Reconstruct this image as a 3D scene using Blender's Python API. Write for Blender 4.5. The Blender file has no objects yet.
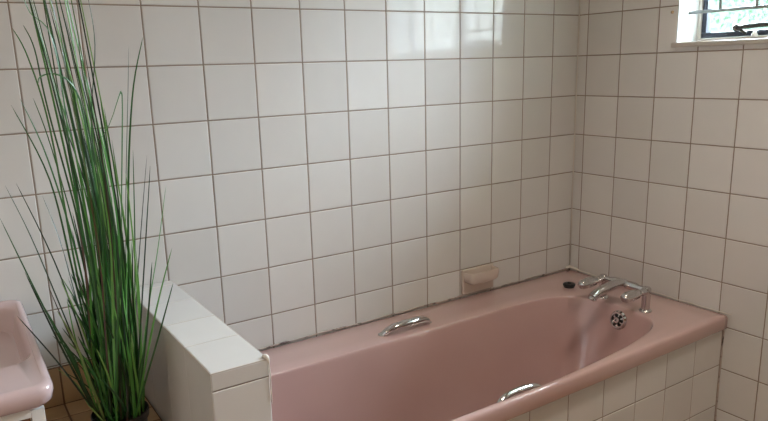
import bpy, bmesh, math, random
from mathutils import Vector, Matrix
random.seed(7)
C = bpy.context.scene.collection
PI = math.pi
Z0 = 0.665            # height of the tile joint the measurements are taken from, above the floor
T = 0.152             # wall tile pitch
CEIL = 1.785          # ceiling, relative to that joint
XL, YF = -3.1, -2.7   # left and front walls

# ------------------------------------------------------------------ materials
def mat(name):
    m = bpy.data.materials.new(name); m.use_nodes = True
    nt = m.node_tree; b = nt.nodes['Principled BSDF']
    return m, nt, b
def plain(name, col, rough=.5, metal=0., coat=0., bump=0., bscale=60.):
    m, nt, b = mat(name)
    b.inputs['Base Color'].default_value = (*col, 1); b.inputs['Roughness'].default_value = rough
    b.inputs['Metallic'].default_value = metal; b.inputs['Coat Weight'].default_value = coat
    if bump:
        n = nt.nodes.new('ShaderNodeTexNoise'); n.inputs['Scale'].default_value = bscale
        tc = nt.nodes.new('ShaderNodeTexCoord'); nt.links.new(tc.outputs['Object'], n.inputs['Vector'])
        bp = nt.nodes.new('ShaderNodeBump'); bp.inputs['Strength'].default_value = bump; bp.inputs['Distance'].default_value = .002
        nt.links.new(n.outputs['Fac'], bp.inputs['Height']); nt.links.new(bp.outputs['Normal'], b.inputs['Normal'])
    return m
def islands(name, cols, rough=.2, noise=.0, bump=0., bscale=9., coat=0.):
    """glazed tile / leaf material: one colour per mesh island from a ramp"""
    m, nt, b = mat(name); L = nt.links
    g = nt.nodes.new('ShaderNodeNewGeometry'); r = nt.nodes.new('ShaderNodeValToRGB')
    e = r.color_ramp.elements
    while len(e) < len(cols): e.new(.5)
    for i, (p, c) in enumerate(cols): e[i].position = p; e[i].color = (*c, 1)
    L.new(g.outputs['Random Per Island'], r.inputs['Fac'])
    src = r.outputs['Color']
    tc = nt.nodes.new('ShaderNodeTexCoord')
    if noise:
        n = nt.nodes.new('ShaderNodeTexNoise'); n.inputs['Scale'].default_value = 14; n.inputs['Detail'].default_value = 5
        L.new(tc.outputs['Object'], n.inputs['Vector'])
        mr = nt.nodes.new('ShaderNodeMapRange'); mr.inputs['To Min'].default_value = 1-noise; mr.inputs['To Max'].default_value = 1+noise
        L.new(n.outputs['Fac'], mr.inputs['Value'])
        mx = nt.nodes.new('ShaderNodeVectorMath'); mx.operation = 'SCALE'
        L.new(src, mx.inputs[0]); L.new(mr.outputs['Result'], mx.inputs['Scale']); src = mx.outputs['Vector']
    L.new(src, b.inputs['Base Color']); b.inputs['Roughness'].default_value = rough; b.inputs['Coat Weight'].default_value = coat
    if bump:
        n2 = nt.nodes.new('ShaderNodeTexNoise'); n2.inputs['Scale'].default_value = bscale; n2.inputs['Detail'].default_value = 1
        L.new(tc.outputs['Object'], n2.inputs['Vector'])
        bp = nt.nodes.new('ShaderNodeBump'); bp.inputs['Strength'].default_value = bump; bp.inputs['Distance'].default_value = .01
        L.new(n2.outputs['Fac'], bp.inputs['Height']); L.new(bp.outputs['Normal'], b.inputs['Normal'])
    return m
CREAM = [(0, (.595, .575, .545)), (.5, (.625, .605, .575)), (1, (.655, .635, .605))]
M = {}
M['tile'] = islands('cream glazed tile', CREAM, .075, .025, .035)
M['tile'].node_tree.nodes['Principled BSDF'].inputs['Specular IOR Level'].default_value = .75
M['grout'] = plain('brown grout', (.25, .19, .145), .9, bump=.4, bscale=200)
M['tan_tile'] = islands('tan quarry tile', [(0, (.36, .22, .11)), (.5, (.42, .265, .135)), (1, (.48, .31, .165))], .35, .15, .05, 30)
M['tan_grout'] = plain('dark tan grout', (.16, .085, .045), .9)
M['paint'] = plain('off-white wall paint', (.74, .70, .65), .6, bump=.1)
M['ceil'] = plain('white ceiling paint', (.75, .74, .71), .8)
M['reveal'] = plain('white reveal paint', (.80, .84, .86), .5)
M['white'] = plain('white gloss paint', (.72, .71, .68), .3)
M['wood'] = plain('brown wood panel', (.20, .085, .04), .4, bump=.2)
M['chrome'] = plain('chrome', (.60, .59, .585), .10, 1.)
M['steel_frame'] = plain('dark painted steel', (.020, .026, .045), .35)
M['bar'] = plain('grey painted steel bar', (.20, .21, .20), .4, .2)
M['stay'] = plain('dark bronze', (.05, .05, .045), .4, .5)
M['black'] = plain('black rubber', (.006, .006, .006), .45)
M['pot'] = plain('black plastic pot', (.012, .010, .009), .4)
M['soil'] = plain('dark soil', (.012, .009, .006), .95, bump=1., bscale=120)
M['hole'] = plain('dark hole', (.01, .009, .008), .7)
M['brass'] = plain('pale brass', (.75, .58, .36), .2, 1.)
M['soap'] = plain('beige glazed ceramic', (.58, .49, .42), .18)
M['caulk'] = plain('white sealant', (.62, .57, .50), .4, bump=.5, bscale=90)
M['leaf'] = islands('grass blade', [(0, (.004, .015, .004)), (.32, (.010, .050, .009)), (.60, (.03, .135, .020)), (.82, (.085, .25, .04)), (.90, (.18, .31, .08)), (.95, (.07, .03, .014)), (1, (.02, .012, .006))], .33)
def tub_material(name, col, streak):
    m, nt, b = mat(name); L = nt.links
    tc = nt.nodes.new('ShaderNodeTexCoord')
    n = nt.nodes.new('ShaderNodeTexNoise'); n.inputs['Scale'].default_value = 5; n.inputs['Detail'].default_value = 6
    L.new(tc.outputs['Object'], n.inputs['Vector'])
    mx = nt.nodes.new('ShaderNodeMix'); mx.data_type = 'RGBA'
    mx.inputs['A'].default_value = (col[0]*.95, col[1]*.93, col[2]*.92, 1); mx.inputs['B'].default_value = (col[0]*1.05, col[1]*1.06, col[2]*1.06, 1)
    L.new(n.outputs['Fac'], mx.inputs['Factor']); L.new(mx.outputs['Result'], b.inputs['Base Color'])
    b.inputs['Roughness'].default_value = .2; b.inputs['Coat Weight'].default_value = .7; b.inputs['Coat Roughness'].default_value = .08
    return m
M['tub'] = tub_material('pink enamel', (.52, .348, .325), True)
M['basin'] = tub_material('pink ceramic', (.54, .405, .40), False)
# black mould specks on sealant
def mould():
    m, nt, b = mat('mouldy sealant'); L = nt.links
    tc = nt.nodes.new('ShaderNodeTexCoord'); n = nt.nodes.new('ShaderNodeTexNoise'); n.inputs['Scale'].default_value = 38; n.inputs['Detail'].default_value = 4
    r = nt.nodes.new('ShaderNodeValToRGB'); r.color_ramp.elements[0].position = .54; r.color_ramp.elements[0].color = (.44, .36, .31, 1)
    r.color_ramp.elements[1].position = .66; r.color_ramp.elements[1].color = (.08, .055, .045, 1)
    L.new(tc.outputs['Object'], n.inputs['Vector']); L.new(n.outputs['Fac'], r.inputs['Fac']); L.new(r.outputs['Color'], b.inputs['Base Color'])
    b.inputs['Roughness'].default_value = .5
    return m
M['mould'] = mould()
def frosted():
    m = bpy.data.materials.new('obscured glass'); m.use_nodes = True; nt = m.node_tree; L = nt.links
    nt.nodes.clear(); out = nt.nodes.new('ShaderNodeOutputMaterial')
    tc = nt.nodes.new('ShaderNodeTexCoord'); n = nt.nodes.new('ShaderNodeTexNoise'); n.inputs['Scale'].default_value = 85; n.inputs['Detail'].default_value = 3
    L.new(tc.outputs['Object'], n.inputs['Vector'])
    bp = nt.nodes.new('ShaderNodeBump'); bp.inputs['Strength'].default_value = .6; bp.inputs['Distance'].default_value = .003
    L.new(n.outputs['Fac'], bp.inputs['Height'])
    tr = nt.nodes.new('ShaderNodeBsdfTransparent'); tr.inputs['Color'].default_value = (.95, .98, .96, 1)
    tl = nt.nodes.new('ShaderNodeBsdfTranslucent'); tl.inputs['Color'].default_value = (.86, .95, .90, 1)
    L.new(bp.outputs['Normal'], tl.inputs['Normal'])
    gl = nt.nodes.new('ShaderNodeBsdfGlossy'); gl.inputs['Roughness'].default_value = .25; L.new(bp.outputs['Normal'], gl.inputs['Normal'])
    r = nt.nodes.new('ShaderNodeMapRange'); r.inputs['From Min'].default_value = .35; r.inputs['From Max'].default_value = .65
    r.inputs['To Min'].default_value = .0; r.inputs['To Max'].default_value = .035
    L.new(n.outputs['Fac'], r.inputs['Value'])
    m1 = nt.nodes.new('ShaderNodeMixShader'); L.new(r.outputs['Result'], m1.inputs['Fac']); L.new(tr.outputs[0], m1.inputs[1]); L.new(tl.outputs[0], m1.inputs[2])
    m2 = nt.nodes.new('ShaderNodeMixShader'); m2.inputs['Fac'].default_value = .05; L.new(m1.outputs[0], m2.inputs[1]); L.new(gl.outputs[0], m2.inputs[2])
    L.new(m2.outputs[0], out.inputs['Surface'])
    return m
M['glass'] = frosted()

# ------------------------------------------------------------------ builders
LOC = {}
def obj(name, bm, mats, parent=None, smooth=False, angle=None):
    """link a bmesh, given in world coordinates measured from the tile joint, as ONE object"""
    me = bpy.data.meshes.new(name)
    off = Vector((0, 0, Z0))
    o = bpy.data.objects.new(name, me); C.objects.link(o)
    if parent is not None:
        o.parent = parent; off = off - LOC[parent.name]; LOC[o.name] = LOC[parent.name]
    else: LOC[o.name] = Vector((0, 0, 0))
    bmesh.ops.translate(bm, verts=bm.verts, vec=off)
    bmesh.ops.recalc_face_normals(bm, faces=bm.faces) if angle != 'keep' else None
    bm.to_mesh(me); bm.free()
    for m in (mats if isinstance(mats, (list, tuple)) else [mats]): me.materials.append(m)
    if smooth:
        for p in me.polygons: p.use_smooth = True
        if smooth == 'auto':
            bm2 = bmesh.new(); bm2.from_mesh(me)
            for e in bm2.edges:
                if len(e.link_faces) == 2 and e.calc_face_angle(0) > R(38): e.smooth = False
            bm2.to_mesh(me); bm2.free()
    return o
def R(d): return math.radians(d)
def thing(name, label, cat, loc, group=None):
    o = bpy.data.objects.new(name, None); C.objects.link(o)
    o.location = Vector(loc) + Vector((0, 0, Z0)); LOC[o.name] = o.location.copy()
    o.empty_display_size = .05
    o['label'] = label; o['category'] = cat
    if group: o['group'] = group
    return o
def tag(o, label, cat, group=None):
    o['label'] = label; o['category'] = cat
    if group: o['group'] = group
    return o
def struct(o): o['kind'] = 'structure'; return o
def box(bm, lo, hi, bev=0., seg=2, mi=0):
    lo, hi = Vector(lo), Vector(hi)
    r = bmesh.ops.create_cube(bm, size=1.)
    vs = r['verts']
    for v in vs: v.co = Vector(((lo[i]+hi[i])/2 + v.co[i]*(hi[i]-lo[i]) for i in range(3)))
    fs = {f for v in vs for f in v.link_faces}
    if bev:
        es = list({e for v in vs for e in v.link_edges})
        rr = bmesh.ops.bevel(bm, geom=es, offset=bev, segments=seg, affect='EDGES', profile=.5)
        fs = set(rr['faces']) | {f for f in fs if f.is_valid}
    for f in fs: f.material_index = mi
    return bm
def nbox(lo, hi, bev=0., seg=2): return box(bmesh.new(), lo, hi, bev, seg)
def frame_of(d):
    d = Vector(d).normalized(); a = Vector((0, 0, 1)) if abs(d.z) < .9 else Vector((1, 0, 0))
    u = d.cross(a).normalized(); return u, d.cross(u).normalized()
def tube(bm, pts, rads, n=16, cap=True, mi=0, flat=1.):
    """swept round section; parallel-transported frame; flat squashes the second axis"""
    pts = [Vector(p) for p in pts]
    if not isinstance(rads, (list, tuple)): rads = [rads]*len(pts)
    rings = []; u = None
    for i, p in enumerate(pts):
        d = (pts[min(i+1, len(pts)-1)] - pts[max(i-1, 0)]).normalized()
        if u is None: u, v = frame_of(d)
        else:
            u = (u - d*u.dot(d)).normalized(); v = d.cross(u)
        rings.append([bm.verts.new(p + (u*math.cos(2*PI*k/n) + v*math.sin(2*PI*k/n)*flat)*rads[i]) for k in range(n)])
    for a, b in zip(rings, rings[1:]):
        for k in range(n):
            f = bm.faces.new((a[k], a[(k+1) % n], b[(k+1) % n], b[k])); f.material_index = mi
    if cap:
        for r in (rings[0], rings[-1]):
            f = bm.faces.new(r); f.material_index = mi
    return bm
def lathe(bm, o, axis, prof, n=32, mi=0):
    """prof: (distance along axis, radius)"""
    o = Vector(o); ax = Vector(axis).normalized(); u, v = frame_of(ax)
    rings = []
    for h, r in prof:
        if r < 1e-6: rings.append([bm.verts.new(o+ax*h)])
        else: rings.append([bm.verts.new(o+ax*h+(u*math.cos(2*PI*k/n)+v*math.sin(2*PI*k/n))*r) for k in range(n)])
    for a, b in zip(rings, rings[1:]):
        for k in range(n):
            k2 = (k+1) % n
            if len(a) == 1 and len(b) == 1: continue
            vs = (a[0], b[k2], b[k]) if len(a) == 1 else (a[k], a[k2], b[0]) if len(b) == 1 else (a[k], a[k2], b[k2], b[k])
            f = bm.faces.new(vs); f.material_index = mi
    return bm
def catmull(P, n=6, closed=False):
    P = [Vector(p) for p in P]; out = []; m = len(P)
    for i in range(m if closed else m-1):
        g = (lambda k: P[k % m]) if closed else (lambda k: P[max(0, min(m-1, k))])
        a, b, c, d = g(i-1), g(i), g(i+1), g(i+2)
        for k in range(n):
            t = k/n
            out.append(.5*((2*b)+(c-a)*t+(2*a-5*b+4*c-d)*t*t+(3*b-a-3*c+d)*t**3))
    if not closed: out.append(P[-1])
    return out
def tiles(bm, o, u, v, us, vs, gap=.0034, depth=.0014, bev=.0016, holes=(), mi=1, jit=.00022):
    """a field of individually bevelled, slightly uneven tiles on the plane o + a*u + b*v (normal u x v)"""
    o, u, v = Vector(o), Vector(u), Vector(v); nn = u.cross(v).normalized(); g = gap/2
    def put(a0, a1, b0, b1):
        if a1-a0 < .008 or b1-b0 < .008: return
        j = [random.gauss(0, jit) for _ in range(4)]
        P = lambda a, b, h: bm.verts.new(o+u*a+v*b+nn*h)
        lo = [P(a0, b0, -depth), P(a1, b0, -depth), P(a1, b1, -depth), P(a0, b1, -depth)]
        e = bev
        hi = [P(a0+e, b0+e, j[0]), P(a1-e, b0+e, j[1]), P(a1-e, b1-e, j[2]), P(a0+e, b1-e, j[3])]
        bm.faces.new(hi).material_index = mi
        for k in range(4):
            bm.faces.new((lo[k], lo[(k+1) % 4], hi[(k+1) % 4], hi[k])).material_index = mi
    for a0, a1 in zip(us, us[1:]):
        for b0, b1 in zip(vs, vs[1:]):
            rs = [(a0+g, a1-g, b0+g, b1-g)]
            for (ha, hb, hc, hd) in holes:
                nr = []
                for (p, q, r, s) in rs:
                    if q <= ha or p >= hb or s <= hc or r >= hd: nr.append((p, q, r, s)); continue
                    if p < ha: nr.append((p, ha, r, s))
                    if q > hb: nr.append((hb, q, r, s))
                    pp, qq = max(p, ha), min(q, hb)
                    if r < hc: nr.append((pp, qq, r, hc))
                    if s > hd: nr.append((pp, qq, hd, s))
                rs = nr
            for r_ in rs: put(*r_)
def cuts(lo, hi, ref, p):
    k = math.ceil((lo-ref)/p+1e-6); out = [lo]
    while ref+k*p < hi-1e-6: out.append(ref+k*p); k += 1
    return out+[hi]
SKY, LAMP_FILL, EXPO, CONE, LX, LY, GLOBE_FILL = 88., 62., .04, 140, -.7, -1.3, 27.
FL = -Z0
# ================================================================== the setting
struct(obj('floor', nbox((XL-.2, YF-.2, FL-.1), (.25, .2, FL)), plain('floor tile', (.38, .25, .15), .4)))
struct(obj('ceiling', nbox((XL-.2, YF-.2, CEIL), (.25, .2, CEIL+.1)), M['ceil']))
struct(obj('wall_left', nbox((XL-.2, YF, FL), (XL, 0, CEIL)), M['paint']))
struct(obj('wall_front', nbox((XL-.2, YF-.2, FL), (.25, YF, CEIL)), M['paint']))
dr = struct(obj('added_door', nbox((-1.75, YF, FL+.005), (-.93, YF+.035, FL+2.03), .002), M['wood']))  # unseen door, added to darken the reflections in the chrome
bm = nbox((-1.81, YF, FL+.001), (-1.752, YF+.045, FL+2.09), .003); box(bm, (-.928, YF, FL+.001), (-.87, YF+.045, FL+2.09), .003); box(bm, (-1.752, YF, FL+2.032), (-.928, YF+.045, FL+2.09), .003)
obj('door_frame', bm, M['wood'], dr)
bm = bmesh.new(); lathe(bm, (-1.68, YF+.035, FL+1.0), (0, 1, 0), [(0, .024), (.006, .024), (.008, .009), (.035, .009), (.04, .02), (.06, .022), (.07, .012), (.07, 0)], 24)
obj('door_knob', bm, M['chrome'], dr, smooth='auto')
bm = nbox((XL-.2, .0014, FL), (.25, .2, CEIL))
tiles(bm, (0, 0, 0), (1, 0, 0), (0, 0, 1), cuts(XL, 0, -.1382, T), cuts(FL, CEIL, 0, T))
struct(obj('wall_back', bm, [M['grout'], M['tile']], angle='keep'))
# right wall with the window opening
WY0, WY1, WZ0, WZ1 = -1.27, -.42, .793, 1.42
bm = bmesh.new()
for lo, hi in (((.0014, YF, FL), (.16, WY0, CEIL)), ((.0014, WY1, FL), (.16, .0, CEIL)), ((.0014, WY0, FL), (.16, WY1, WZ0)), ((.0014, WY0, WZ1), (.16, WY1, CEIL))):
    box(bm, lo, hi)
tiles(bm, (0, 0, 0), (0, -1, 0), (0, 0, 1), cuts(0, -YF, .0445, T), cuts(FL, CEIL, 0, T), holes=[(-WY1, -WY0, WZ0, WZ1)])
struct(obj('wall_right', bm, [M['grout'], M['tile']], angle='keep'))
# painted reveal lining, window sill
bm = bmesh.new()
box(bm, (.0, WY1-.004, WZ0), (.155, WY1+.0, WZ1)); box(bm, (.0, WY0, WZ0), (.155, WY0+.004, WZ1)); box(bm, (.0, WY0, WZ1-.004), (.155, WY1, WZ1))
struct(obj('trim_1', bm, M['reveal']))
bm = nbox((-.012, WY0-.012, WZ0-.017), (.10, WY1+.012, WZ0-.001), .003)
struct(obj('trim_2', bm, plain('beige sill tile', (.47, .43, .37), .3)))
# window
win = bpy.data.objects.new('window_1', None); C.objects.link(win); win.location = (.12, (WY0+WY1)/2, WZ0+Z0); LOC['window_1'] = win.location.copy(); win['kind'] = 'structure'
def ring(bm, x0, x1, a0, a1, b0, b1, w, bev=.002):
    box(bm, (x0, a0, b0), (x1, a1, b0+w), bev); box(bm, (x0, a0, b1-w), (x1, a1, b1), bev)
    box(bm, (x0, a0, b0+w), (x1, a0+w, b1-w), bev); box(bm, (x0, a1-w, b0+w), (x1, a1, b1-w), bev)
bm = bmesh.new(); ring(bm, .108, .15, WY0+.004, WY1-.004, WZ0, WZ1-.004, .011)
obj('window_frame', bm, M['white'], win)
ym = (WY0+WY1)/2
for a0, a1 in ((ym+.006, WY1-.0155), (WY0+.0155, ym-.006)):
    bm = bmesh.new(); ring(bm, .116, .142, a0, a1, WZ0+.012, WZ1-.021, .017)
    s = obj('window_sash', bm, M['steel_frame'], win)
    obj('pane', nbox((.128, a0+.016, WZ0+.028), (.132, a1-.016, WZ1-.037)), M['glass'], s)
bm = nbox((.112, ym-.006, WZ0+.016), (.15, ym+.006, WZ1-.02), .001)
obj('mullion', bm, M['white'], win)
# casement stay with its peg
bm = bmesh.new(); tube(bm, [(.098, -.565, .832), (.096, -.60, .834), (.094, -.70, .838), (.094, -.80, .842)], [.006, .008, .008, .006], 10)
st = obj('window_stay', bm, M['stay'], win, smooth=True)
bm = bmesh.new(); lathe(bm, (.108, -.567, .832), (-1, 0, 0), [(0, 0), (0, .011), (.010, .012), (.016, .008), (.018, 0)], 18)
tube(bm, [(.104, -.575, .832), (.102, -.585, .822), (.104, -.60, .812)], [.007, .006, .005], 10)
obj('stay_pivot', bm, M['stay'], st, smooth=True)
bm = bmesh.new(); lathe(bm, (.108, -.625, .800), (0, 0, 1), [(0, .011), (.006, .010), (.022, .003), (.024, 0)], 14)
obj('stay_peg', bm, M['white'], win, smooth=True)
# burglar bars across the reveal
for z in (.889, 1.30):
    bm = bmesh.new(); tube(bm, [(.060, WY1-.002, z), (.060, WY0+.002, z)], .0055, 12)
    obj('security_bar', bm, M['bar'], win, smooth=True)
for k in range(7):
    y = WY1-.111-k*.119
    bm = bmesh.new(); tube(bm, [(.060, y, .889), (.060, y, WZ1-.004)], .0045, 10)
    obj('security_bar', bm, M['bar'], win, smooth=True)
struct(obj('sky_block_eaves', nbox((.26, -4.5, 1.74), (.85, 2., 1.84)), M['white']))  # unseen overhang, added to cut off steep sky light
struct(obj('light_block_wall', nbox((.26, -1.95, FL-.2), (1.5, -1.7, CEIL)), plain('light block plaster', (.30, .29, .27), .9)))  # unseen wing wall, added to keep window light off the near corner
struct(obj('ground', nbox((.26, -9, FL-.3), (12, 7, FL-.2)), plain('lawn', (.11, .14, .06), .9)))
bm = bmesh.new(); bmesh.ops.create_grid(bm, x_segments=90, y_segments=90, size=.5)
def hedge_pt(u, v):     # a rounded bank of leaves, lumpy on two scales
    y = -4.6+7.2*u; t = v*PI*.62; h = 2.1+.12*math.sin(3.1*y)+.07*math.sin(8*y+1)
    r = 1+.05*math.sin(23*u*PI+5*math.sin(9*v))+.04*math.sin(17*v*PI+4*math.sin(31*u))+random.uniform(-.035, .035)
    return Vector((3.3-.55*math.sin(min(t*1.2, PI/2))**.6*r+.75*max(0, v-.6), y+random.uniform(-.02, .02), FL-.2+h*math.sin(min(t, PI/2))**.8*r))
for v in bm.verts: v.co = hedge_pt(v.co.x+.5, v.co.y+.5)
hm = islands('hedge leaves', [(0, (.003, .009, .004)), (1, (.010, .021, .010))], .8, .6, .5, 40); hm.node_tree.nodes['Principled BSDF'].inputs['Specular IOR Level'].default_value = .03
hg = tag(obj('hedge', bm, hm, smooth=False), 'green hedge outside, seen through the frosted window', 'hedge'); hg['kind'] = 'stuff'
# screw left in the right wall
bm = bmesh.new(); lathe(bm, (0, -.401, .892), (-1, 0, 0), [(-.004, .003), (.003, .0035), (.003, .0055), (.005, .005), (.006, 0)], 16)
tag(obj('wall_screw', bm, M['brass'], smooth=True), 'small pale brass screw head in the tiles just left of the window', 'screw')

# ================================================================== tiled partition at the head of the bath
PX0, PX1, PY, PZ = -1.775, -1.652, -.66, .172
par = thing('partition_wall', 'low white tiled partition wall with flat tiled top between grass plant and pink bathtub', 'partition wall', ((PX0+PX1)/2, PY/2, FL))
bm = nbox((PX0+.0014, PY+.0014, FL+.001), (PX1-.0014, -.003, PZ-.0014))
zc = [FL+.001]+[PZ-.038-k*T for k in range(5, -1, -1) if PZ-.038-k*T > FL+.02]+[PZ]
yc = [0.003]+[.043+k*T for k in range(0, 5)]; yc[-1] = -PY; 
yc = [.003, .044, .196, .348, .50, -PY]
tiles(bm, (PX0, 0, 0), (0, -1, 0), (0, 0, 1), yc, [FL+.001, -.27, PZ], gap=.0004, bev=.0003, jit=.00005)
tiles(bm, (0, PY, 0), (1, 0, 0), (0, 0, 1), [PX0, PX1], zc, gap=.002)
tiles(bm, (PX1, 0, 0), (0, 1, 0), (0, 0, 1), [-a for a in yc[::-1]], zc, gap=.003)
obj('tiled_body', bm, [M['grout'], M['tile']], par, angle='keep')
bm = bmesh.new()
box(bm, (PX0, PY, PZ-.0012), (PX1, -.003, PZ+.0002), mi=0)
tiles(bm, (0, 0, PZ+.0012), (1, 0, 0), (0, 1, 0), [PX0-.001, PX1+.001], [-a for a in yc[::-1]], gap=.0025, bev=.0022)
obj('tiled_top', bm, [plain('pale grout', (.42, .36, .30), .9), M['tile']], par, angle='keep')
bm = bmesh.new(); tube(bm, catmull([(PX1+.0005, PY-.0005, PZ-.10), (PX1+.0005, PY-.0005, PZ-.03), (PX1-.001, PY+.001, PZ-.004), (PX1-.004, PY+.006, PZ+.003), (PX1-.009, PY+.013, PZ+.002)], 4), [.0005]+[.0011]*6+[.002, .0028, .004, .005, .0058, .006, .0058, .005, .0035, .0015], 12)  # white bead shaped to imitate a bright highlight on the tile edge
obj('corner_bead', bm, M['caulk'], par, smooth=True)['label'] = 'white bead imitating a glint on the corner'

# ================================================================== tan tiled boxing between basin and partition
SX0, SX1, SY, SZ = -2.047, PX0-.002, -.56, -.109
sh = thing('tiled_shelf', 'tan tiled boxed shelf between the pink basin and the white partition', 'shelf', ((SX0+SX1)/2, SY/2, FL))
bm = nbox((SX0, SY+.0014, FL+.001), (SX1, -.003, SZ-.0014))
xc = cuts(SX0, SX1, -1.967, .078)
tiles(bm, (0, 0, SZ), (1, 0, 0), (0, 1, 0), xc, [-a for a in cuts(.004, -SY, .006, .078)[::-1]], gap=.0045)
tiles(bm, (0, SY, 0), (1, 0, 0), (0, 0, 1), xc, cuts(FL+.002, SZ, SZ, .078), gap=.0045)
obj('shelf_body', bm, [M['tan_grout'], M['tan_tile']], sh, angle='keep')
bm = nbox((SX0, -.0085, SZ), (SX1, -.003, -.002))
tiles(bm, (0, -.0095, 0), (1, 0, 0), (0, 0, 1), cuts(SX0, SX1, -1.967, .156), [SZ, -.002], gap=.0035)
obj('upstand', bm, [M['tan_grout'], M['tan_tile']], sh, angle='keep')

# ================================================================== bathtub
RZ = -.105
OX0, OX1, OY0, OY1 = -1.648, -.004, -.70, -.004
tub = thing('bathtub', 'long pink built-in bathtub with chrome grab handles', 'bathtub', (-.83, -.35, FL+.1))
IN = [(-1.46,-.187),(-1.2,-.187),(-.95,-.187),(-.7,-.187),(-.5,-.188),(-.40,-.193),(-.335,-.208),(-.275,-.238),(-.235,-.285),(-.217,-.35),(-.216,-.43),(-.224,-.51),(-.243,-.567),(-.285,-.604),(-.35,-.628),(-.47,-.652),(-.65,-.669),(-.85,-.677),(-1.1,-.678),(-1.4,-.677),(-1.50,-.668),(-1.57,-.63),(-1.603,-.56),(-1.61,-.43),(-1.603,-.30),(-1.575,-.225),(-1.53,-.195)]
FLR = [(-1.40,-.28),(-1.1,-.27),(-.7,-.27),(-.48,-.285),(-.385,-.33),(-.36,-.43),(-.385,-.53),(-.48,-.585),(-.7,-.60),(-1.1,-.60),(-1.38,-.59),(-1.44,-.53),(-1.455,-.43),(-1.44,-.33)]
CX, CY = -.92, -.43
def polar(P):
    D = sorted((math.atan2(p.y-CY, p.x-CX), math.hypot(p.x-CX, p.y-CY)) for p in catmull([(x, y, 0) for x, y in P], 10, True))
    def f(a):
        lo = None
        for i in range(len(D)):
            a0, r0 = D[i-1]; a1, r1 = D[i]
            if i == 0: a0 -= 2*PI
            if a0 <= a <= a1: return r0+(r1-r0)*(a-a0)/max(a1-a0, 1e-9)
        a0, r0 = D[-1]; a1, r1 = D[0]; a1 += 2*PI
        return r0+(r1-r0)*(a-a0)/max(a1-a0, 1e-9)
    return f
fI, fF = polar(IN), polar(FLR)
per = []
def seg(p, q, n):
    for k in range(n): per.append((p[0]+(q[0]-p[0])*k/n, p[1]+(q[1]-p[1])*k/n))
seg((OX0, OY0), (OX1, OY0), 84); seg((OX1, OY0), (OX1, OY1), 40); seg((OX1, OY1), (OX0, OY1), 84); seg((OX0, OY1), (OX0, OY0), 40)
N = len(per)
ang = [math.atan2(y-CY, x-CX) for x, y in per]
rI = [fI(a) for a in ang]; rF = [fF(a) for a in ang]
def inset(p, d): return (max(OX0+d, min(OX1-d, p[0])), max(OY0+d, min(OY1-d, p[1])))
def pt(i, r): return (CX+math.cos(ang[i])*r, CY+math.sin(ang[i])*r)
rings = []
for d, z in ((0.016, RZ-.050), (.002, RZ-.050), (0, RZ-.047), (0, RZ-.012), (.0015, RZ-.006), (.005, RZ-.0015), (.0095, RZ)):
    rings.append([(*inset(p, d), z) for p in per])
for t in (.35, .7, 1.):       # flat deck
    rings.append([((1-t)*inset(per[i], .0095)[0]+t*pt(i, rI[i]+.008)[0], (1-t)*inset(per[i], .0095)[1]+t*pt(i, rI[i]+.008)[1], RZ) for i in range(N)])
for dr, z in ((.004, -.0008), (.001, -.003), (-.001, -.007), (-.003, -.014)):
    rings.append([(*pt(i, rI[i]+dr), RZ+z) for i in range(N)])
DEP = .40
for k in range(1, 17):
    u = k/16
    lat = .62*u + .38*(1-(1-u**5)**.5) if k < 16 else 1
    z = RZ-.014-(DEP-.014)*(1-(1-u)**1.35 if False else u)
    rings.append([(*pt(i, (rI[i]-.003)*(1-lat)+rF[i]*lat), z) for i in range(N)])
for s, dz in ((.93, -.006), (.8, -.010), (.5, -.014), (.2, -.016)):
    rings.append([(*pt(i, rF[i]*s), RZ-DEP+dz) for i in range(N)])
bm = bmesh.new()
V = [[bm.verts.new((x, y+.013*max(0, (x+.9)/.9)*(-y/.7), z)) for x, y, z in r] for r in rings]
for a, b in zip(V, V[1:]):
    for i in range(N): bm.faces.new((a[i], a[(i+1) % N], b[(i+1) % N], b[i]))
bm.faces.new(V[-1])
obj('tub_shell', bm, M['tub'], tub, smooth=True)
def wall_r(a, z):   # inner wall radius at a height
    u = (RZ-.014-z)/(DEP-.014); lat = .62*u+.38*(1-(1-u**5)**.5)
    return (fI(a)-.003)*(1-lat)+fF(a)*lat
# overflow rose on the tap-end wall
oz = RZ-.047; oy = -.424
a = math.atan2(oy-CY, .68); ox = CX+math.cos(a)*wall_r(a, oz); 
nx = Vector((-1, 0, .22)).normalized()
bm = bmesh.new(); lathe(bm, Vector((ox, oy, oz))-nx*.002, nx, [(0, .034), (.006, .034), (.012, .029), (.012, .0245), (.006, .0235), (.006, .0225), (.010, 0)], 32)
ov = obj('overflow', bm, M['chrome'], tub, smooth='auto'); ov['label'] = 'round chrome overflow rose'
bm = bmesh.new(); lathe(bm, Vector((ox, oy, oz))+nx*.002, nx, [(0, .012), (.010, .012), (.014, .010), (.014, .004), (.009, .003), (.009, 0)], 20)
obj('overflow_boss', bm, M['chrome'], ov, smooth='auto')
bm = bmesh.new(); 
for k in range(6):
    q = 2*PI*k/6; u_, v_ = frame_of(nx); c = Vector((ox, oy, oz))+nx*.0062+(u_*math.cos(q)+v_*math.sin(q))*.0168
    lathe(bm, c, nx, [(0, .0058), (.0012, .0058), (.0012, 0)], 12)
obj('overflow_hole', bm, M['hole'], ov)['label'] = 'dark drain holes in the rose'
bm = bmesh.new(); dz = RZ-DEP-.011
lathe(bm, (-.47, -.43, dz), (0, 0, 1), [(0, .036), (.004, .036), (.006, .032), (.004, .024), (.002, 0)], 28)
obj('waste', bm, M['chrome'], tub, smooth='auto')
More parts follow.
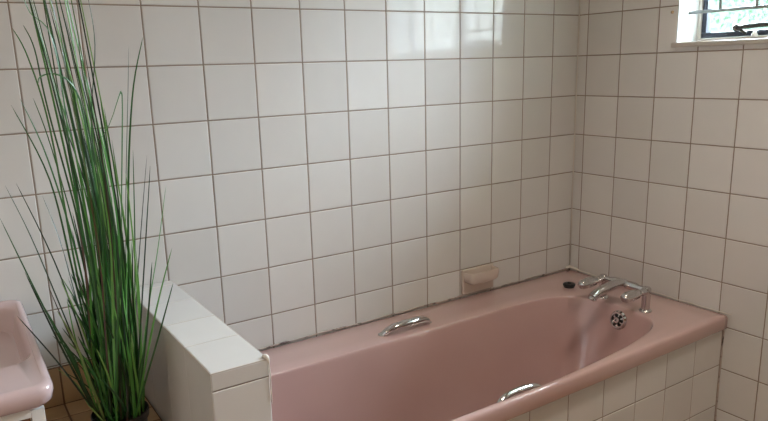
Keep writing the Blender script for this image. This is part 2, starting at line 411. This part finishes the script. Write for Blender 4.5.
# grab handles: a flat arched bar on two feet
def grab(y, side, x0, x1, zb, h=.021, th=1.25):
    P = catmull([(x0, y-side*.012, zb), (x0+.010, y-side*.004, zb+h*.55), (x0+.036, y, zb+h), (x0+.07, y+side*.003, zb+h*1.12), (x1-.07, y+side*.003, zb+h*1.12), (x1-.036, y, zb+h), (x1-.010, y-side*.004, zb+h*.55), (x1, y-side*.012, zb)], 5)
    n = len(P); rr = [th*(.0105+.004*math.sin(PI*i/(n-1)) if 3 < i < n-4 else .0115) for i in range(n)]
    bm = bmesh.new(); tube(bm, P, rr, 16, flat=.75)
    g = obj('grab_handle', bm, M['chrome'], tub, smooth='auto')
    for x in (x0, x1):
        bm = bmesh.new(); lathe(bm, (x, y-side*.012, zb-.001), (0, 0, 1), [(0, .0165), (.003, .0165), (.006, .012), (.007, 0)], 24)
        obj('foot_plate', bm, M['chrome'], g, smooth='auto')
    return g
grab(-.142, -1, -1.028, -.850, RZ)['label'] = 'chrome grab handle on the back rim by the tiles'
grab(-.662, 1, -1.035, -.855, RZ-.033, .026, .62)['label'] = 'chrome grab handle on the front rim'

# tiled apron
bm = nbox((OX0, -.674, FL+.001), (-.003, -.65, RZ-.051))
tiles(bm, (0, -.6755, 0), (1, 0, 0), (0, 0, 1), cuts(OX0, -.003, -.158, T), cuts(FL+.001, RZ-.051, -.290, T), gap=.003)
ap = obj('tiled_panel', bm, [M['grout'], M['tile']], tub, angle='keep'); ap['label'] = 'cream tiled front panel'
bm = bmesh.new(); tube(bm, catmull([(-.002, -.676+random.uniform(-.001, .001), z) for z in [RZ-.05-.03*k for k in range(18)]], 2), .0028, 8)
obj('corner_bead', bm, M['mould'], ap, smooth=True)['label'] = 'mouldy sealant down the corner'

# sealant along the tub edge
bm = bmesh.new()
tube(bm, catmull([(-1.645+k*.0655, -.004, RZ+.003+random.uniform(-.0015, .003)) for k in range(26)], 3), [.0022+random.uniform(-.0008, .0018) for _ in range(76)], 8)
struct(obj('trim_3', bm, M['mould'], smooth=True))
bm = bmesh.new()
tube(bm, catmull([(-.004, -.012-k*.0405, RZ+.003+random.uniform(-.0015, .002)) for k in range(18)], 3), [.0018+random.uniform(-.0006, .001) for _ in range(52)], 8)
tube(bm, catmull([(-.03, -.006, RZ+.006), (-.012, -.012, RZ+.012), (-.008, -.03, RZ+.008), (-.005, -.06, RZ+.004)], 4), [.003]+[.006]*10+[.003, .002], 10)
tube(bm, [(-.003, -.003, RZ), (-.003, -.003, .3), (-.003, -.003, CEIL-.01)], .0022, 8)
struct(obj('trim_4', bm, M['caulk'], smooth=True))

# ================================================================== mixer tap
tx, zt = -.188, RZ+.075
tap = thing('bath_mixer_tap', 'chrome bath mixer tap with two knobs on the pink tub deck', 'tap', (tx, -.41, RZ))
for y in (-.5, -.32):
    bm = bmesh.new(); lathe(bm, (tx, y, RZ), (0, 0, 1), [(.0005, .0), (.0005, .021), (.004, .021), (.007, .019), (.010, .0145), (.060, .0145), (.070, .0155), (.082, .0155), (.088, .011), (.090, 0)], 28)
    obj('pillar', bm, M['chrome'], tap, smooth='auto')
bm = bmesh.new(); tube(bm, [(tx, -.5, zt), (tx, -.47, zt), (tx, -.45, zt), (tx, -.37, zt), (tx, -.35, zt), (tx, -.32, zt)], [.0115, .0115, .0165, .0165, .0115, .0115], 24)
obj('body', bm, M['chrome'], tap, smooth='auto')
bm = bmesh.new()
P = catmull([(tx, -.41, zt+.001), (tx-.035, -.41, zt+.007), (tx-.085, -.41, zt+.006), (tx-.135, -.41, zt-.002), (tx-.170, -.41, zt-.015)], 6)
tube(bm, P, [.018-.003*i/(len(P)-1) for i in range(len(P))], 20)
obj('spout', bm, M['chrome'], tap, smooth='auto')
bm = bmesh.new(); lathe(bm, (tx-.162, -.41, zt-.013), (-.45, 0, -.89), [(0, .0118), (.004, .0138), (.012, .0138), (.013, .010), (.011, 0)], 20)
obj('aerator', bm, M['chrome'], tap, smooth='auto')
for y, lab in ((-.5, 'right'), (-.32, 'left')):
    bm = bmesh.new(); lathe(bm, (tx, y, zt), (-1, 0, -.02), [(0, .0125), (.035, .0125), (.037, .0105), (.046, .0105)], 24)
    obj('valve', bm, M['chrome'], tap, smooth='auto')
    bm = bmesh.new(); n = 48; prof = [(.044, .012), (.048, .0165), (.080, .0190), (.112, .0175), (.122, .014), (.126, .008), (.127, 0)]
    ax = Vector((-1, 0, -.02)).normalized(); u_, v_ = frame_of(ax); rg = []
    for h, r in prof:
        if r == 0: rg.append([bm.verts.new(Vector((tx, y, zt))+ax*h)]); continue
        rg.append([bm.verts.new(Vector((tx, y, zt))+ax*h+(u_*math.cos(2*PI*k/n)+v_*math.sin(2*PI*k/n))*r*(1-.17*(.5-.5*math.cos(6*2*PI*k/n) if r > .0145 else .3))) for k in range(n)])
    for a_, b_ in zip(rg, rg[1:]):
        for k in range(n):
            bm.faces.new((a_[k], a_[(k+1) % n], b_[(k+1) % n], b_[k]) if len(b_) > 1 else (a_[k], a_[(k+1) % n], b_[0]))
    bm.faces.new(rg[0])
    kb = obj('knob', bm, M['chrome'], tap, smooth='auto')
# black rubber plug lying on the deck
bm = bmesh.new(); lathe(bm, (-.19, -.165, RZ), (0, 0, 1), [(0, 0), (0, .019), (.006, .020), (.008, .0235), (.013, .0235), (.015, .021), (.015, .007), (.019, .006), (.021, .004), (.021, 0)], 32)
tag(obj('bath_plug', bm, M['black'], smooth='auto'), 'round black rubber plug on the tub deck near the wall corner', 'plug')

# ================================================================== ceramic soap dish
bm = bmesh.new(); 
sx0, sx1, sz0, sz1 = -.591, -.436, -.096, .0
box(bm, (sx0, -.010, sz0), (sx1, -.0005, sz1), .004, 3)
# tray: half-round tray with raised lip
n = 28; cxs = (sx0+sx1)/2; hw = (sx1-sx0)/2-.004
def outline(s, z, yo=0):
    out = []
    for k in range(n+1):
        q = PI*k/n; c, s_ = math.cos(q), math.sin(q)
        sgn = 1 if c >= 0 else -1
        out.append((cxs+hw*s*sgn*abs(c)**.30, -.004-(.050*s+yo)*abs(s_)**.30 if s_ > 0 else -.004, z))
    return out
prof = [(.70, -.052), (.86, -.050), (.96, -.042), (1.0, -.026), (1.0, -.012), (.985, -.0085), (.94, -.0075), (.90, -.009), (.88, -.018), (.84, -.032), (.70, -.038), (.3, -.039)]
rg = [[bm.verts.new(p) for p in outline(s, z)] for s, z in prof]
for a_, b_ in zip(rg, rg[1:]):
    for k in range(n): bm.faces.new((a_[k], a_[k+1], b_[k+1], b_[k]))
bm.faces.new(rg[0]); bm.faces.new(rg[-1])
tag(obj('soap_dish', bm, M['soap'], smooth='auto'), 'beige ceramic soap dish set into the wall tiles just above the pink tub', 'soap dish')

# ================================================================== wash basin on its cabinet
bs = thing('wash_basin', 'pink rectangular wash basin on a white cabinet at the left', 'basin', (-2.33, -.27, .11))
BX0, BX1, BY0, BY1 = -2.62, -2.030, -.503, -.004
def top(y): return .206+.081*y      # falls towards the front
bn = []
def rrect(x0, x1, y0, y1, r, n=8):
    out = []
    for (cx, cy, q0) in ((x1-r, y1-r, 0), (x0+r, y1-r, 90), (x0+r, y0+r, 180), (x1-r, y0+r, 270)):
        for k in range(n): 
            q = R(q0+90*k/(n-1)); out.append((cx+r*math.cos(q), cy+r*math.sin(q)))
    return out
def lay(d, dz, r, x1=None, y0=None, y1=None):
    return [(x, y, top(y)+dz) for x, y in rrect(BX0+d, (BX1 if x1 is None else x1)-d, (BY0 if y0 is None else y0)+d, (BY1 if y1 is None else y1)-d, r)]
L_ = [lay(.03, -.048, .02), lay(.010, -.044, .025), lay(.003, -.036, .028), lay(.0, -.02, .028), lay(.0, -.010, .028), lay(.004, -.003, .027), lay(.010, 0, .026), lay(.016, -.0012, .024)]
# raised bead, then the deck falls into the bowl
bx1, by0, by1 = BX1-.016, -.375, -.040
bowl = [(0, -.004, .05), (.004, -.008, .05), (.010, -.018, .05), (.014, -.034, .05), (.020, -.046, .055), (.040, -.053, .06), (.10, -.056, .06)]
for d, dz, r in bowl: L_.append(lay(d, dz, r, bx1, by0, by1))
bm = bmesh.new(); V = [[bm.verts.new(p) for p in l] for l in L_]; n = len(V[0])
for a_, b_ in zip(V, V[1:]):
    for k in range(n): bm.faces.new((a_[k], a_[(k+1) % n], b_[(k+1) % n], b_[k]))
bm.faces.new(V[0]); bm.faces.new(V[-1])
obj('bowl', bm, M['basin'], bs, smooth='auto')
bm = bmesh.new(); lathe(bm, (-2.33, -.22, top(-.22)-.0565), (0, 0, 1), [(0, .03), (.003, .03), (.004, .024), (.002, 0)], 24)
obj('waste', bm, M['chrome'], bs, smooth='auto')
cb = thing('vanity_cabinet', 'white framed cabinet with brown wooden door under the pink basin', 'cabinet', (-2.33, -.26, FL))
bm = bmesh.new()
c0, c1, cf = -2.60, -2.051, -.478
box(bm, (c1-.018, cf+.02, FL+.06), (c1, -.02, .1165)); box(bm, (c0, cf+.02, FL+.06), (c0+.018, -.02, .1165)); box(bm, (c0+.018, cf+.02, FL+.06), (c1-.018, -.02, FL+.078)); box(bm, (c0+.02, cf+.05, FL+.001), (c1-.02, -.03, FL+.06))
obj('carcass', bm, M['white'], cb)
bm = bmesh.new(); 
box(bm, (c1-.024, cf, FL+.06), (c1, cf+.02, .112), .001); box(bm, (c0, cf, FL+.06), (c0+.024, cf+.02, .112), .001); box(bm, (c0+.024, cf, .097), (c1-.024, cf+.02, .1165), .001); box(bm, (c0+.024, cf, FL+.06), (c1-.024, cf+.02, FL+.08), .001)
obj('face_frame', bm, M['white'], cb)
for a0, a1 in ((c0+.026, (c0+c1)/2-.002), ((c0+c1)/2+.002, c1-.026)):
    d = obj('door', nbox((a0, cf+.004, FL+.082), (a1, cf+.02, .095), .002), M['wood'], cb); d['label'] = 'brown wooden door'
    bm = bmesh.new(); kx = a1-.03 if a0 < -2.4 else a0+.03; lathe(bm, (kx, cf+.004, -.15), (0, -1, 0), [(0, .006), (.01, .006), (.014, .013), (.022, .012), (.025, 0)], 18)
    obj('door_knob', bm, M['chrome'], d, smooth='auto')

# ================================================================== grass plant in its pot
PC = Vector((-1.890, -.345, SZ+.001))
pl = thing('potted_grass', 'tall green artificial grass plant in a small black pot beside the white partition', 'plant', PC)
bm = bmesh.new(); lathe(bm, PC, (0, 0, 1), [(0, 0), (0, .046), (.004, .049), (.082, .058), (.086, .062), (.102, .063), (.104, .061), (.100, .058), (.090, .056), (.088, .0)], 40)
obj('pot', bm, M['pot'], pl, smooth='auto')
bm = bmesh.new(); lathe(bm, PC+Vector((0, 0, .090)), (0, 0, 1), [(0, .0555), (.004, .048), (.009, .03), (.010, 0)], 28)
obj('soil', bm, M['soil'], pl, smooth=True)
# centre lines of the outlying blades (x, y, z)
BL=[
  [(-1.931, -0.36, 0.041), (-2.016, -0.39, 0.28), (-2.072, -0.42, 0.484)] ,
  [(-1.921, -0.34, 0.024), (-1.983, -0.327, 0.276), (-2.016, -0.313, 0.422), (-2.047, -0.3, 0.529)] ,
  [(-1.916, -0.3, 0.01), (-1.962, -0.26, 0.3), (-2.02, -0.22, 0.52)] ,
  [(-1.936, -0.36, 0.037), (-1.997, -0.38, 0.195), (-2.043, -0.4, 0.368)] ,
  [(-1.942, -0.38, 0.04), (-2.007, -0.42, 0.167), (-2.072, -0.46, 0.301)] ,
  [(-1.937, -0.33, 0.017), (-1.98, -0.315, 0.168), (-2.022, -0.3, 0.295)] ,
  [(-1.909, -0.28, -0.0), (-1.931, -0.24, 0.216), (-1.947, -0.2, 0.377), (-1.966, -0.16, 0.478)] ,
  [(-1.913, -0.32, 0.018), (-1.94, -0.293, 0.304), (-1.959, -0.267, 0.525), (-2.009, -0.24, 0.686)] ,
  [(-1.909, -0.35, 0.029), (-1.937, -0.353, 0.363), (-1.968, -0.357, 0.578), (-2.003, -0.36, 0.702)] ,
  [(-1.896, -0.27, -0.008), (-1.91, -0.227, 0.329), (-1.936, -0.183, 0.581), (-1.954, -0.14, 0.695)] ,
  [(-1.907, -0.31, 0.012), (-1.933, -0.288, 0.301), (-1.945, -0.265, 0.631), (-1.965, -0.242, 0.78), (-1.984, -0.22, 0.841)] ,
  [(-1.907, -0.36, 0.033), (-1.924, -0.37, 0.386), (-1.959, -0.38, 0.678), (-1.969, -0.39, 0.791), (-1.984, -0.4, 0.836)] ,
  [(-1.9, -0.33, 0.018), (-1.912, -0.317, 0.35), (-1.933, -0.305, 0.653), (-1.95, -0.292, 0.853), (-1.957, -0.28, 0.93)] ,
  [(-1.896, -0.29, -0.005), (-1.903, -0.268, 0.313), (-1.912, -0.245, 0.584), (-1.916, -0.222, 0.817), (-1.917, -0.2, 0.961)] ,
  [(-1.894, -0.36, 0.029), (-1.884, -0.37, 0.379), (-1.894, -0.38, 0.654), (-1.911, -0.39, 0.724), (-1.941, -0.4, 0.746), (-1.969, -0.41, 0.741), (-1.975, -0.42, 0.728)] ,
  [(-1.895, -0.34, 0.021), (-1.921, -0.345, 0.456), (-1.926, -0.35, 0.792), (-1.964, -0.355, 0.863), (-1.975, -0.36, 0.911)] ,
  [(-1.892, -0.37, 0.033), (-1.875, -0.377, 0.423), (-1.885, -0.385, 0.623), (-1.86, -0.393, 0.799), (-1.865, -0.4, 0.898)] ,
  [(-1.863, -0.34, 0.011), (-1.823, -0.337, 0.43), (-1.786, -0.333, 0.687), (-1.749, -0.33, 0.817)] ,
  [(-1.862, -0.3, -0.006), (-1.816, -0.283, 0.419), (-1.776, -0.267, 0.707), (-1.76, -0.25, 0.804)] ,
  [(-1.881, -0.37, 0.029), (-1.852, -0.38, 0.375), (-1.821, -0.39, 0.666), (-1.822, -0.4, 0.704), (-1.829, -0.41, 0.701), (-1.857, -0.42, 0.644), (-1.89, -0.43, 0.605)] ,
  [(-1.855, -0.31, -0.004), (-1.811, -0.29, 0.253), (-1.751, -0.27, 0.56)] ,
  [(-1.867, -0.38, 0.024), (-1.82, -0.4, 0.307), (-1.785, -0.42, 0.554)] ,
  [(-1.865, -0.39, 0.028), (-1.825, -0.417, 0.221), (-1.793, -0.443, 0.379), (-1.77, -0.47, 0.518)] ,
  [(-1.862, -0.4, 0.031), (-1.818, -0.45, 0.23), (-1.779, -0.5, 0.393)] ,
  [(-1.867, -0.41, 0.032), (-1.826, -0.475, 0.183), (-1.795, -0.54, 0.331)] ,
  [(-1.859, -0.4, 0.025), (-1.831, -0.43, 0.204), (-1.812, -0.46, 0.36)] ,
  [(-1.865, -0.35, 0.011), (-1.849, -0.353, 0.347), (-1.852, -0.357, 0.588), (-1.856, -0.36, 0.695)] ,
  [(-1.871, -0.36, 0.017), (-1.857, -0.365, 0.373), (-1.87, -0.37, 0.59), (-1.885, -0.375, 0.723), (-1.888, -0.38, 0.809)] ,
  [(-1.857, -0.34, -0.001), (-1.828, -0.32, 0.265), (-1.83, -0.3, 0.603)] ,
  [(-1.857, -0.37, 0.012), (-1.831, -0.375, 0.186), (-1.823, -0.38, 0.37)] ,
  [(-1.857, -0.33, -0.0), (-1.811, -0.305, 0.329), (-1.783, -0.28, 0.575)] ,
  [(-1.944, -0.37, 0.039), (-1.966, -0.395, 0.181), (-1.977, -0.42, 0.301)] ,
  [(-1.919, -0.3, 0.001), (-1.917, -0.25, 0.167), (-1.954, -0.2, 0.288)] ,
  [(-1.921, -0.28, -0.007), (-1.954, -0.22, 0.141), (-1.981, -0.16, 0.266)] ,
]
def blade(bm, pts, w, sharp=False):
    P = [Vector(p) for p in pts]; P = catmull(P, 6) if not sharp else catmull(P, 3)
    n = len(P); q0 = random.uniform(-.9, .9); prev = None
    for i, p in enumerate(P):
        d = (P[min(i+1, n-1)]-P[max(i-1, 0)]).normalized()
        side = Vector((math.cos(q0), math.sin(q0), 0)); side = (side-d*side.dot(d)).normalized(); nn = d.cross(side)
        t = i/(n-1); ww = w*(.55+.45*min(1, t*4))*(1-t)**.45+.0003
        r = [bm.verts.new(p-side*ww/2+nn*ww*.16), bm.verts.new(p), bm.verts.new(p+side*ww/2+nn*ww*.16)]
        if prev:
            for k in (0, 1): bm.faces.new((prev[k], prev[k+1], r[k+1], r[k]))
        prev = r
def base(): 
    q, r = random.uniform(0, 2*PI), .050*math.sqrt(random.random()); return Vector((PC.x+r*math.cos(q), PC.y+r*math.sin(q), SZ+.094))
bm = bmesh.new()
for pts in BL:
    p0 = Vector(pts[0]); b = Vector((p0.x, p0.y, SZ+.094)); dd = b-PC; dd.z = 0
    if dd.length > .050: dd *= .050/dd.length
    b = Vector((PC.x+dd.x, PC.y+dd.y, SZ+.094))
    blade(bm, [b]+pts[1:], random.uniform(.0038, .0056), sharp=len(pts) > 6)
def crown(z):      # x of the clump's middle: upright below, leaning left above
    return -1.888+.010*min(1, max(0, z)/.45)-.10*max(0, z-.45)
def fan(n, zlo, zhi, spread, w, skew=0, lean=0):
    for _ in range(n):
        b = base(); z = random.uniform(zlo, zhi); f = (b.x-PC.x)/.05
        x = crown(z)+skew + f*spread*.7 + random.gauss(0, spread*.45); y = PC.y+(b.y-PC.y)*1.5+random.gauss(0, .035)
        z1 = b.z+(z-b.z)*.36; z2 = b.z+(z-b.z)*.70
        m1 = Vector((crown(z1)+(b.x-PC.x)*.75+(x-crown(z))*.30+lean*.3, b.y*.7+y*.3, z1)); m2 = Vector((crown(z2)+(b.x-PC.x)*.35+(x-crown(z))*.62, b.y*.35+y*.65, z2))
        blade(bm, [b, m1, m2, Vector((x, y, z))], random.uniform(w*.7, w*1.2))
fan(13, .95, 1.25, .050, .0042)
fan(24, .62, .95, .042, .0052)
fan(44, .38, .66, .042, .0062)
fan(40, .18, .42, .055, .0062)
fan(26, .12, .34, .050, .0060, -.055)
fan(16, .10, .30, .040, .0060, -.085, -.02)
fan(12, .12, .30, .020, .0050, .028)
fo = obj('foliage', bm, M['leaf'], pl, smooth=True, angle='keep')

# ================================================================== light, sky, camera
w = bpy.data.worlds.new('sky'); bpy.context.scene.world = w; w.use_nodes = True
bg = w.node_tree.nodes['Background']; bg.inputs['Color'].default_value = (.84, .95, 1.14, 1); bg.inputs['Strength'].default_value = SKY
pd = bpy.data.lights.new('window_portal', 'AREA'); pd.shape = 'RECTANGLE'; pd.size = .63; pd.size_y = .90; pd.cycles.is_portal = True
po = bpy.data.objects.new('window_portal', pd); C.objects.link(po); po.location = (.165, (WY0+WY1)/2, (WZ0+WZ1)/2+Z0); po.rotation_euler = (0, R(90), 0)
ld = bpy.data.lights.new('ceiling_fill_light', 'SPOT'); ld.spot_size = R(CONE); ld.spot_blend = 1.; ld.shadow_soft_size = .16; ld.energy = LAMP_FILL; ld.color = (1., .90, .80)  # overhead fill spot, added with its unseen fixture to brighten the room
lo_ = bpy.data.objects.new('ceiling_fill_light', ld); C.objects.link(lo_); lo_.location = (LX, LY, CEIL+Z0-.10)
lm = thing('fill_ceiling_lamp', 'round opal ceiling lamp, added as unseen fill', 'lamp', (LX, LY, CEIL-.085))
bm = bmesh.new(); lathe(bm, (LX, LY, CEIL-.002), (0, 0, -1), [(0, .0), (0, .16), (.03, .16), (.035, .15), (.035, 0)], 40)
obj('fill_lamp_base', bm, M['white'], lm, smooth='auto')
dm, dnt, db = mat('fill lamp diffuser'); db.inputs['Emission Color'].default_value = (1., .9, .8, 1); db.inputs['Emission Strength'].default_value = 3.
bm = bmesh.new(); lathe(bm, (LX, LY, CEIL-.037), (0, 0, -1), [(0, 0), (0, .145), (.015, .14), (.035, .11), (.046, .05), (.048, 0)], 40)
obj('diffuser', bm, dm, lm, smooth='auto')
gx, gy, gz = XL+.16, -1.45, .95  # unseen glowing globe, added as warm fill from the left
wl_ = thing('fill_wall_lamp', 'round opal lamp added on the left wall as unseen fill', 'lamp', (XL, gy, gz))
bm = bmesh.new(); lathe(bm, (XL+.001, gy, gz-.10), (1, 0, 0), [(0, 0), (0, .055), (.012, .055), (.02, .045), (.02, 0)], 28); tube(bm, catmull([(XL+.018, gy, gz-.10), (XL+.10, gy, gz-.11), (gx, gy, gz-.095)], 5), .010, 12)
obj('bracket', bm, M['chrome'], wl_, smooth='auto')
bm = bmesh.new(); lathe(bm, (gx, gy, gz-.10), (0, 0, 1), [(0, 0), (0, .034), (.012, .036), (.016, .03), (.016, 0)], 28)
obj('globe_holder', bm, M['white'], wl_, smooth='auto')
gm, gnt, gb = mat('fill lamp opal glass'); gb.inputs['Base Color'].default_value = (.9, .85, .75, 1); gb.inputs['Emission Color'].default_value = (1., .78, .58, 1); gb.inputs['Emission Strength'].default_value = GLOBE_FILL
bm = bmesh.new(); lathe(bm, (gx, gy, gz-.084), (0, 0, 1), [(0, .028)]+[(.09-.09*math.cos(PI*k/20), max(.0, .095*math.sin(PI*k/20))) for k in range(3, 20)]+[(.18, 0)], 32)
obj('globe', bm, gm, wl_, smooth=True)
cd = bpy.data.cameras.new('camera'); co = bpy.data.objects.new('camera', cd); C.objects.link(co)
rt, up, fw = Vector((.83752539, -.54565162, -.02855742)), Vector((.14790693, .17608994, .97319878)), Vector((.52599882, .81930253, -.22818545))
mw = Matrix((rt, up, -fw)).transposed().to_4x4(); mw.translation = Vector((-2.1549, -1.8556, .7416+Z0)); co.matrix_world = mw
cd.sensor_width = 36; cd.lens = 678.4378*36/768; cd.shift_x = 9.1224/768; cd.shift_y = 15.2986/768; cd.clip_start = .02
sc = bpy.context.scene; sc.camera = co
sc.view_settings.view_transform = 'Standard'; sc.view_settings.look = 'None'; sc.view_settings.gamma = 1; sc.view_settings.exposure = EXPO
sc.view_settings.use_curve_mapping = False
try:
    sc.cycles.use_denoising = True; sc.cycles.max_bounces = 14; sc.cycles.diffuse_bounces = 8; sc.cycles.glossy_bounces = 6; sc.cycles.transparent_max_bounces = 12; sc.cycles.sample_clamp_indirect = 10
except Exception: pass
